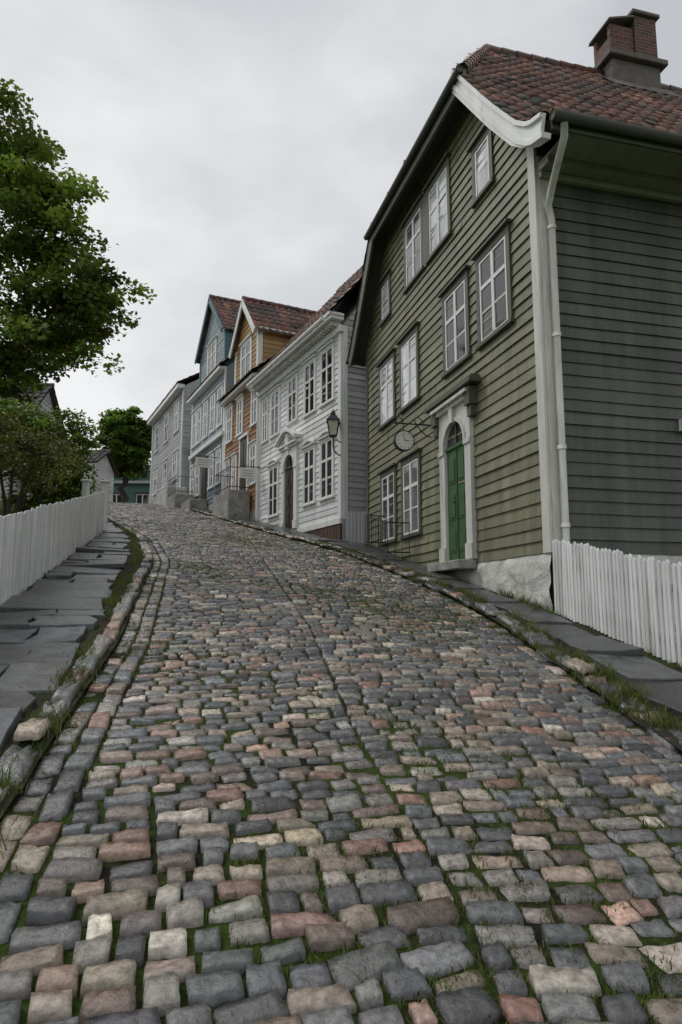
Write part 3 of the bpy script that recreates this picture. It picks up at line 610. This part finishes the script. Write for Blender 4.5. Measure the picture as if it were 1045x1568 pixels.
for a in (.6,2.6,4.6,6.4): window(T,Sm,Gm,fr,a,a+1.2,6.6,8.8,2,2,.12,(.03,.035,.04),None); window(T,Sm,Gm,fr,a,a+.9,10.0,10.5,1,1,.1,(.03,.03,.04))
m.make('cornice','siding_grey',th); T.make('casings','trim_green',th); Sm.make('sashes','trim_white',th); Gm.make('window_glass','glass',th)
def plain_house(name,x,y,rz_,Lx,D,z0,ze,zr,ms,mr,wins):
    e=empty(name,(x,y,0),rz_); body(e,0,Lx,z0,ze,D,zr,ms); m=MB(); siding(m,FRONT,0,Lx,z0+.5,ze,.2); gable_side(m,side_r(0),D,z0+.5,ze,zr-.05,.2); gable_side(m,side_l(Lx),D,z0+.5,ze,zr-.05,.2); m.make('siding',ms,e)
    simple_roof(e,0,Lx,.35,ze-.05,-D/2,zr,.28,.4,.25,mr); T,Sm,Gm=MB(),MB(),MB()
    for (a,b,c,d) in wins: window(T,Sm,Gm,FRONT,a,b,c,d,2,3,.1,(.03,.035,.04),2)
    T.box(FRONT,-.1,Lx+.1,0,.3,ze-.2,ze-.05); T.make('trim','trim_white',e); Sm.make('sashes','trim_white',e); Gm.make('window_glass','glass',e)
plain_house('white_garden_house',-13.2,27.,math.radians(183),8.,6,2,7.0,10.0,'siding_grey','roof_tile_dark',[(1.2,2.2,4.4,5.8),(3.4,4.4,4.4,5.8)])
plain_house('white_garden_shed',-12.7,34.5,math.radians(180),2.0,3,4.5,7.4,8.3,'siding_white','roof_tile_dark',[(.6,1.3,6.0,7.0)])
# ------------------------------------------------------------------ fences
def fence(name,pts,h,pw,gap,round_=False,nrm=1):
    P=np.array(pts,float); seg_=np.hypot(np.diff(P[:,0]),np.diff(P[:,1])); cum=np.concatenate([[0],np.cumsum(seg_)]); e=empty(name)
    m=MB(); t=0; r=MB()
    while t<cum[-1]:
        x=np.interp(t,cum,P[:,0]); y=np.interp(t,cum,P[:,1]); i=min(np.searchsorted(cum,t,side='right')-1,len(seg_)-1); d=(P[i+1]-P[i])/seg_[i]; nx,ny=d[1]*nrm,-d[0]*nrm
        q,w=toqw(x,y); z0=float(prof(q))+.06+random.gauss(0,.008); hh=h+random.gauss(0,.010); o=random.gauss(0,.003); ln=random.gauss(0,.008)
        fr=lambda u,n,z:(x+d[0]*u+nx*(n+o)+d[0]*ln*(z-z0),y+d[1]*u+ny*(n+o)+d[1]*ln*(z-z0),z)
        v=random.gauss(1,.07)
        sl=.195*(d[1]*CQ-d[0]*SQ)
        a=pw/2; sh=a*sl; rd=.018 if round_ else 0
        pp=[fr(-a,0,z0),fr(a,0,z0),fr(a,0,z0+hh-rd+sh),fr(0,0,z0+hh+rd*.4),fr(-a,0,z0+hh-rd-sh),fr(-a,.02,z0),fr(a,.02,z0),fr(a,.02,z0+hh-rd+sh),fr(0,.02,z0+hh+rd*.4),fr(-a,.02,z0+hh-rd-sh)]
        m.poly(pp,[(0,1,2,3,4),(5,6,7,8,9)]+[(k,(k+1)%5,5+(k+1)%5,5+k) for k in range(5)],v)
        t+=pw+gap+random.gauss(0,.0025)
    for zz in (.25,h-.22):
        for i in range(len(P)-1):
            q0,_=toqw(*P[i]); q1,_=toqw(*P[i+1]); d=(P[i+1]-P[i])/seg_[i]; nx,ny=d[1]*nrm,-d[0]*nrm; a=P[i]; b=P[i+1]; za,zb=float(prof(q0))+zz,float(prof(q1))+zz
            c=[]
            for n in (-.045,-.002):
                for dz in (0,.08): c+=[(a[0]+nx*n,a[1]+ny*n,za+dz),(b[0]+nx*n,b[1]+ny*n,zb+dz)]
            r.poly(c,[(0,1,3,2),(4,5,7,6),(0,1,5,4),(2,3,7,6),(0,2,6,4),(1,3,7,5)])
    m.make('pickets','fence_white',e); r.make('rails','fence_white',e); return e
fence('white_picket_fence',[(-1.3,-3),(-1.9,0),(-2.6,3.1),(-3.57,7.2),(-5.7,16.2)],.98,.078,.010)
fence('white_picket_fence',[(2.66,8.48),(3.04,6.2),(3.5,3.2),(4.2,-1)],.92,.048,.026,True,1)
e=empty('fence_gate_post'); m=MB()
for x,y in ((-5.72,16.3),(-6.2,16.35)):
    z=float(prof(toqw(x,y)[0])); fr=lambda u,n,zz:(x+u,y+n,z+zz); m.box(fr,-.07,.07,-.07,.07,0,1.25); m.box(fr,-.1,.1,-.1,.1,1.25,1.3)
m.make('post','fence_white',e,.01)
e=empty('wooden_gate'); m=MB()
for i in range(6): m.box(WORLD,.12+i*.09,.2+i*.09,16.75,16.78,1.5,2.35+.02*(i%2))
m.make('boards','siding_grey',e)
# ------------------------------------------------------------------ lamp, clock, signs, railings
e=empty('wall_lantern',(-.20,16.88,4.33)); m=MB()
def frus(m,z0,z1,a,b,c=1.,k=4):
    P=[(a*math.cos(math.pi/4+2*math.pi*i/k),a*math.sin(math.pi/4+2*math.pi*i/k),z0) for i in range(k)]+[(b*math.cos(math.pi/4+2*math.pi*i/k),b*math.sin(math.pi/4+2*math.pi*i/k),z1) for i in range(k)]
    m.poly(P,[tuple(range(k)),tuple(range(k,2*k))]+[(i,(i+1)%k,k+(i+1)%k,k+i) for i in range(k)],c)
g=MB(); frus(g,.0,.36,.12,.2); g.make('glass_panes','lamp_glass',e)
frus(m,-.04,0,.10,.13); frus(m,.36,.40,.24,.24); frus(m,.40,.55,.22,.07); frus(m,.55,.62,.09,.07); frus(m,.62,.7,.03,.01)
for i in range(4):
    an=math.pi/4+math.pi/2*i; m.tube([(.125*math.cos(an),.125*math.sin(an),0),(.205*math.cos(an),.205*math.sin(an),.36)],.014,6)
m.tube([(0,0,-.04),(0,0,-.25),(.03,.02,-.4),(.15,.08,-.5),(.24,.14,-.42)],.018,8); m.tube([(.24,.14,-.1),(.2,.1,-.16),(.08,.04,-.1),(0,0,-.12)],.013,8); m.tube([(.24,.14,-.65),(.24,.14,0)],.022,8)
m.make('frame_and_bracket','iron',e)
e=empty('clock_sign',(2.66,8.57,0),math.radians(104.5)); m=MB(); cx,cn,cz=3.9,.55,3.03
def disc(m,r,u0,u1,k=32,c=1.):
    P=[(u,cn+r*math.cos(2*math.pi*i/k),cz+r*math.sin(2*math.pi*i/k)) for u in (u0,u1) for i in range(k)]
    m.poly(P,[tuple(range(k)),tuple(range(k,2*k))]+[(i,(i+1)%k,k+(i+1)%k,k+i) for i in range(k)],c)
disc(m,.195,cx-.04,cx+.04); f=MB(); disc(f,.172,cx-.05,cx+.05); f.make('dial','sign_white',e)
for i in range(12):
    an=2*math.pi*i/12; c_,s_=math.cos(an),math.sin(an); m.tube([(cx-.055,cn+.125*c_,cz+.125*s_),(cx-.055,cn+.15*c_,cz+.15*s_)],.005,5)
m.tube([(cx-.057,cn,cz),(cx-.057,cn+.03,cz+.11)],.005,5); m.tube([(cx-.057,cn,cz),(cx-.057,cn-.08,cz)],.006,5)
m.tube([(cx,cn,cz+.19),(cx,cn,cz+.33)],.01,6); m.tube([(cx,.0,cz+.33),(cx,.75,cz+.33)],.014,6); m.tube([(cx,.0,cz+.1),(cx,.1,cz+.12),(cx,.22,cz+.22),(cx,.3,cz+.33)],.011,6)
m.tube([(cx,cn+.12,cz+.33),(cx,cn+.18,cz+.42),(cx,cn+.1,cz+.47),(cx,cn+.03,cz+.40),(cx,cn,cz+.33)],.009,6); m.tube([(cx,.3,cz+.33),(cx,.36,cz+.42),(cx,.28,cz+.47),(cx,.2,cz+.42),(cx,.15,cz+.33)],.009,6)
m.make('case_and_bracket','iron',e)
def hsign(name,s,n,z,w,h):
    e=empty(name,(RX,RY,0),RA_); b=MB(); b.box(FRONT,s-.02,s+.02,n,n+w,z,z+h); b.make('board','sign_white',e,.005); m=MB(); m.tube([(s,0,z+h+.06),(s,n+w,z+h+.06)],.015,6); m.tube([(s,n+.1,z+h),(s,n+.1,z+h+.06)],.01,5); m.tube([(s,n+w-.1,z+h),(s,n+w-.1,z+h+.06)],.01,5)
    for k in range(3): m.tube([(s-.022,n+.08,z+h*(.25+.25*k)),(s-.022,n+w-.08,z+h*(.25+.25*k))],.008,4)
    m.make('bracket_and_lettering','iron',e)
hsign('hanging_sign',6.1,.2,4.25,.55,.35); hsign('hanging_sign',11.4,.3,5.6,.6,.4)
def railing(name,par_loc,rot,pts,h=.9):
    e=empty(name,par_loc,rot); m=MB()
    for i in range(len(pts)-1):
        a,b=Vector(pts[i]),Vector(pts[i+1]); k=max(1,int((b-a).length/.14))
        for zz in (h,.12): m.tube([a+Vector((0,0,zz)),b+Vector((0,0,zz))],.014,6)
        for j in range(k+1):
            p=a+(b-a)*j/k; m.tube([p,p+Vector((0,0,h))],.007,5)
    m.make('bars','iron',e)
railing('iron_railing',(2.66,8.57,0),math.radians(104.5),[(4.9,.1,.95),(4.9,.55,.95),(6.4,.55,1.28),(6.4,.1,1.28)],.7)
railing('iron_railing',(RX,RY,0),RA_,[(7.05,.1,4.0),(7.05,.8,4.0),(8.8,.8,4.0),(8.8,.1,4.0)],.8)
railing('iron_railing',(RX,RY,0),RA_,[(14.65,.1,5.0),(14.65,.95,5.0),(16.1,.95,5.0)],.8)
# ------------------------------------------------------------------ trees
def tree(name,base,trunk_top,lobes,leaf=.085,per=80,cr=.28,r0=.22,colv=.3,tint=(1,1,1),stems=None,leafmat='leaf'):
    e=empty(name); m=MB(); base=Vector(base); top=Vector(trunk_top)
    nodes=[]
    def addpath(a,b,ra0,rb0,k,wob):
        pts=[];rs=[]
        for i in range(k+1):
            t=i/k; p=a.lerp(b,t)+Vector((random.gauss(0,wob),random.gauss(0,wob),random.gauss(0,wob)))*(0 if i in(0,k) else 1); pts.append(p); rs.append(ra0+(rb0-ra0)*t)
        m.tube(pts,rs,6 if ra0<.08 else 10,1.,False); return pts,rs
    for (b0,t0) in (stems or [(base,top)]):
        pts,rs=addpath(Vector(b0),Vector(t0),r0,r0*.55,7,r0*.35); nodes+=[(p,r) for p,r in zip(pts[2:],rs[2:])]
    cl=[]
    for (c,r,n) in lobes:
        for i in range(n):
            d=Vector((random.gauss(0,1),random.gauss(0,1),random.gauss(0,1))).normalized()*(random.random()**.45); cl.append(Vector((c[0]+d.x*r[0],c[1]+d.y*r[1],c[2]+d.z*r[2])))
    cl.sort(key=lambda p:(p-top).length)
    for p in cl:
        bi=min(nodes,key=lambda nn:(nn[0]-p).length*(1+.0)+max(0,(nn[0].z-p.z))*.6)
        r=min(bi[1]*.7,.012+.035*(bi[0]-p).length) if bi[1]<.1 else min(.07,.02+.03*(bi[0]-p).length)
        dd=(p-bi[0]).length; k=max(2,int(dd/.35))
        pts,rs=addpath(bi[0],p,max(r,.008),.006,min(k,6),.05*min(dd,1.5)); nodes+=[(a,b) for a,b in zip(pts[1:],rs[1:])]
    m.make('trunk_and_branches','bark',e,0,True)
    C=np.array([tuple(p) for p in cl]); n=int(len(C)*per); idx=rng.integers(0,len(C),n); scl=rng.uniform(.5,1.35,len(C))[idx]
    d=rng.normal(0,1,(n,3)); d/=np.linalg.norm(d,axis=1)[:,None]; rad=rng.random(n)**.5*cr*scl; pos=C[idx]+d*rad[:,None]*np.array([1.2,1.2,.55])
    ax=rng.normal(0,1,(n,3)); ax[:,2]=ax[:,2]*.6-.2; ax/=np.linalg.norm(ax,axis=1)[:,None]
    up=np.stack([rng.normal(0,.5,n),rng.normal(0,.5,n),np.ones(n)],-1); sd=np.cross(ax,up); sd/=np.linalg.norm(sd,axis=1)[:,None]+1e-9
    nn=np.cross(sd,ax); L=(leaf*rng.uniform(.6,1.3,n))[:,None]
    P=np.stack([pos,pos+ax*L*.5+sd*L*.4+nn*L*.1,pos+ax*L,pos+ax*L*.5-sd*L*.4+nn*L*.1],1)
    Q=np.array([(0,1,2,3)])[None]+(np.arange(n)*4)[:,None,None]
    clv=rng.lognormal(0,colv,len(C))[idx]; c=(clv*rng.lognormal(0,.22,n))[:,None]*np.array(tint)[None]*np.stack([rng.uniform(.8,1.3,n),np.ones(n),rng.uniform(.7,1.2,n)],-1)
    fastmesh('leaves',P.reshape(-1,3),Q.reshape(-1,4),np.repeat(np.clip(c,.1,3),4,0),leafmat,e)
tree('maple_tree',(-9.2,12.5,1.7),(-8.2,12.2,6.2),[((-6.4,12,8.75),(.9,1.3,.75),30),((-6.2,12,8.1),(1.0,1.4,.7),30),((-5.25,12,7.3),(.95,1.2,.6),30),((-5.9,12.2,6.6),(1.2,1.5,.6),32),((-4.7,12,5.65),(1.05,1.1,.55),42),((-5.4,12,5.0),(1.3,1.2,.6),45),((-6.0,11.6,4.4),(1.1,1.2,.7),45),((-7.5,12,7.2),(1.5,2,2.2),75),((-6.9,11,4.3),(1.3,1.5,1.1),55),((-7.2,11.4,3.7),(1.0,1.2,.6),35),((-9.5,13,8.3),(2.5,2.5,2.2),70)],.105,112,.33,.28,colv=.38)
tree('chestnut_tree',(-14.6,45,5.9),(-14.4,45,9.2),[((-14.4,45,11.0),(1.7,1.7,2.4),190)],.24,130,.5,.3,tint=(.7,.85,.75),colv=.3)
tree('reflection_tree',(-22.5,34.5,4.5),(-22.5,34.5,14),[((-22.8,34.5,15.0),(3.2,4.2,5.6),220)],.28,90,.75,.3,tint=(.55,.6,.6),colv=.3)  # unseen tree, added out of frame so the house windows reflect foliage
sh=[((-8.2,14.,1.5),(-8.6,14,3.6)),((-8.2,14,1.5),(-7.6,14.2,3.4)),((-8.2,14,1.5),(-9.2,13.8,3.2)),((-7.6,15.5,1.6),(-7.0,15.6,3.6)),((-7.6,15.5,1.6),(-7.9,15.3,3.9)),((-6.9,14,1.5),(-6.4,14,3.2)),((-6.9,14,1.5),(-6.9,14.1,3.0))]
tree('garden_shrub',(-8.2,14,1.5),(-8.2,14,3.4),[((-8.2,14,3.5),(1.4,1.,1.0),70),((-6.9,15.6,3.6),(.9,.9,.9),55),((-9.4,13.6,2.9),(1.,1.,.8),35),((-6.4,14,3.0),(.7,.6,.7),45)],.07,46,.28,.045,stems=sh,tint=(.72,.58,.65))
tree('garden_shrub',(-10.5,19,2.5),(-10.4,19,4.),[((-10.0,19,4.9),(1.6,1.2,1.3),120),((-8.5,19.5,4.6),(1.3,1.,1.3),110),((-12.5,19,4.8),(1.5,1.,1.4),70),((-8.5,20,3.4),(1.2,1.,.8),60)],.12,80,.4,.08,stems=[((-10.5,19,2.3),(-10.2,19,4.4)),((-8.8,19.5,2.3),(-8.6,19.5,3.9)),((-12.5,19,2.2),(-12.5,19,4.2))],tint=(.76,.85,.7))
# ------------------------------------------------------------------ sky, light, camera
w=bpy.data.worlds.new('World'); SC.world=w; w.use_nodes=True; nt=w.node_tree; nt.nodes.clear(); L=nt.links.new
sky=nd(nt,'ShaderNodeTexSky',sky_type='NISHITA'); sky.sun_disc=False; sky.air_density=1; sky.dust_density=6
hs=nd(nt,'ShaderNodeHueSaturation'); hs.inputs['Saturation'].default_value=.25; L(sky.outputs[0],hs.inputs['Color'])
tc=nd(nt,'ShaderNodeTexCoord'); mp=nd(nt,'ShaderNodeMapping'); mp.inputs['Scale'].default_value=(1,1,1.8); mp.inputs['Location'].default_value=(.35,0,0); L(tc.outputs['Generated'],mp.inputs[0])
n=nd(nt,'ShaderNodeTexNoise'); n.inputs['Scale'].default_value=1.9; n.inputs['Detail'].default_value=5; n.inputs['Roughness'].default_value=.5; L(mp.outputs[0],n.inputs['Vector'])
cr=nd(nt,'ShaderNodeValToRGB'); cr.color_ramp.elements[0].position=.36; cr.color_ramp.elements[0].color=(5.6,5.85,6.2,1); cr.color_ramp.elements[1].position=.62; cr.color_ramp.elements[1].color=(9.3,9.4,9.5,1); L(n.outputs['Fac'],cr.inputs[0])
mx=nd(nt,'ShaderNodeMix',data_type='RGBA'); mx.inputs['Factor'].default_value=.88; L(hs.outputs[0],mx.inputs['A']); L(cr.outputs[0],mx.inputs['B'])
bg=nd(nt,'ShaderNodeBackground'); bg.inputs['Strength'].default_value=.1; L(mx.outputs['Result'],bg.inputs['Color']); wo=nd(nt,'ShaderNodeOutputWorld'); L(bg.outputs[0],wo.inputs[0])
sl=bpy.data.lights.new('sun','SUN'); sl.energy=1.2; sl.angle=math.radians(16); sl.color=(1,.97,.93); so=bpy.data.objects.new('sun',sl); link(so)
dv=Vector((-.75,.4,1.1)).normalized(); sky.sun_elevation=math.asin(dv.z); sky.sun_rotation=math.atan2(dv.x,dv.y)
so.rotation_euler=dv.to_track_quat('Z','Y').to_euler()
cam=bpy.data.cameras.new('camera'); cam.lens=24; cam.sensor_fit='VERTICAL'; cam.sensor_height=36; cam.sensor_width=24; cam.clip_end=2000; cam.clip_start=.05
co=bpy.data.objects.new('camera',cam); link(co); co.rotation_euler=(math.radians(98),0,0); SC.camera=co
SC.view_settings.view_transform='Standard'; SC.view_settings.look='None'; SC.view_settings.exposure=0
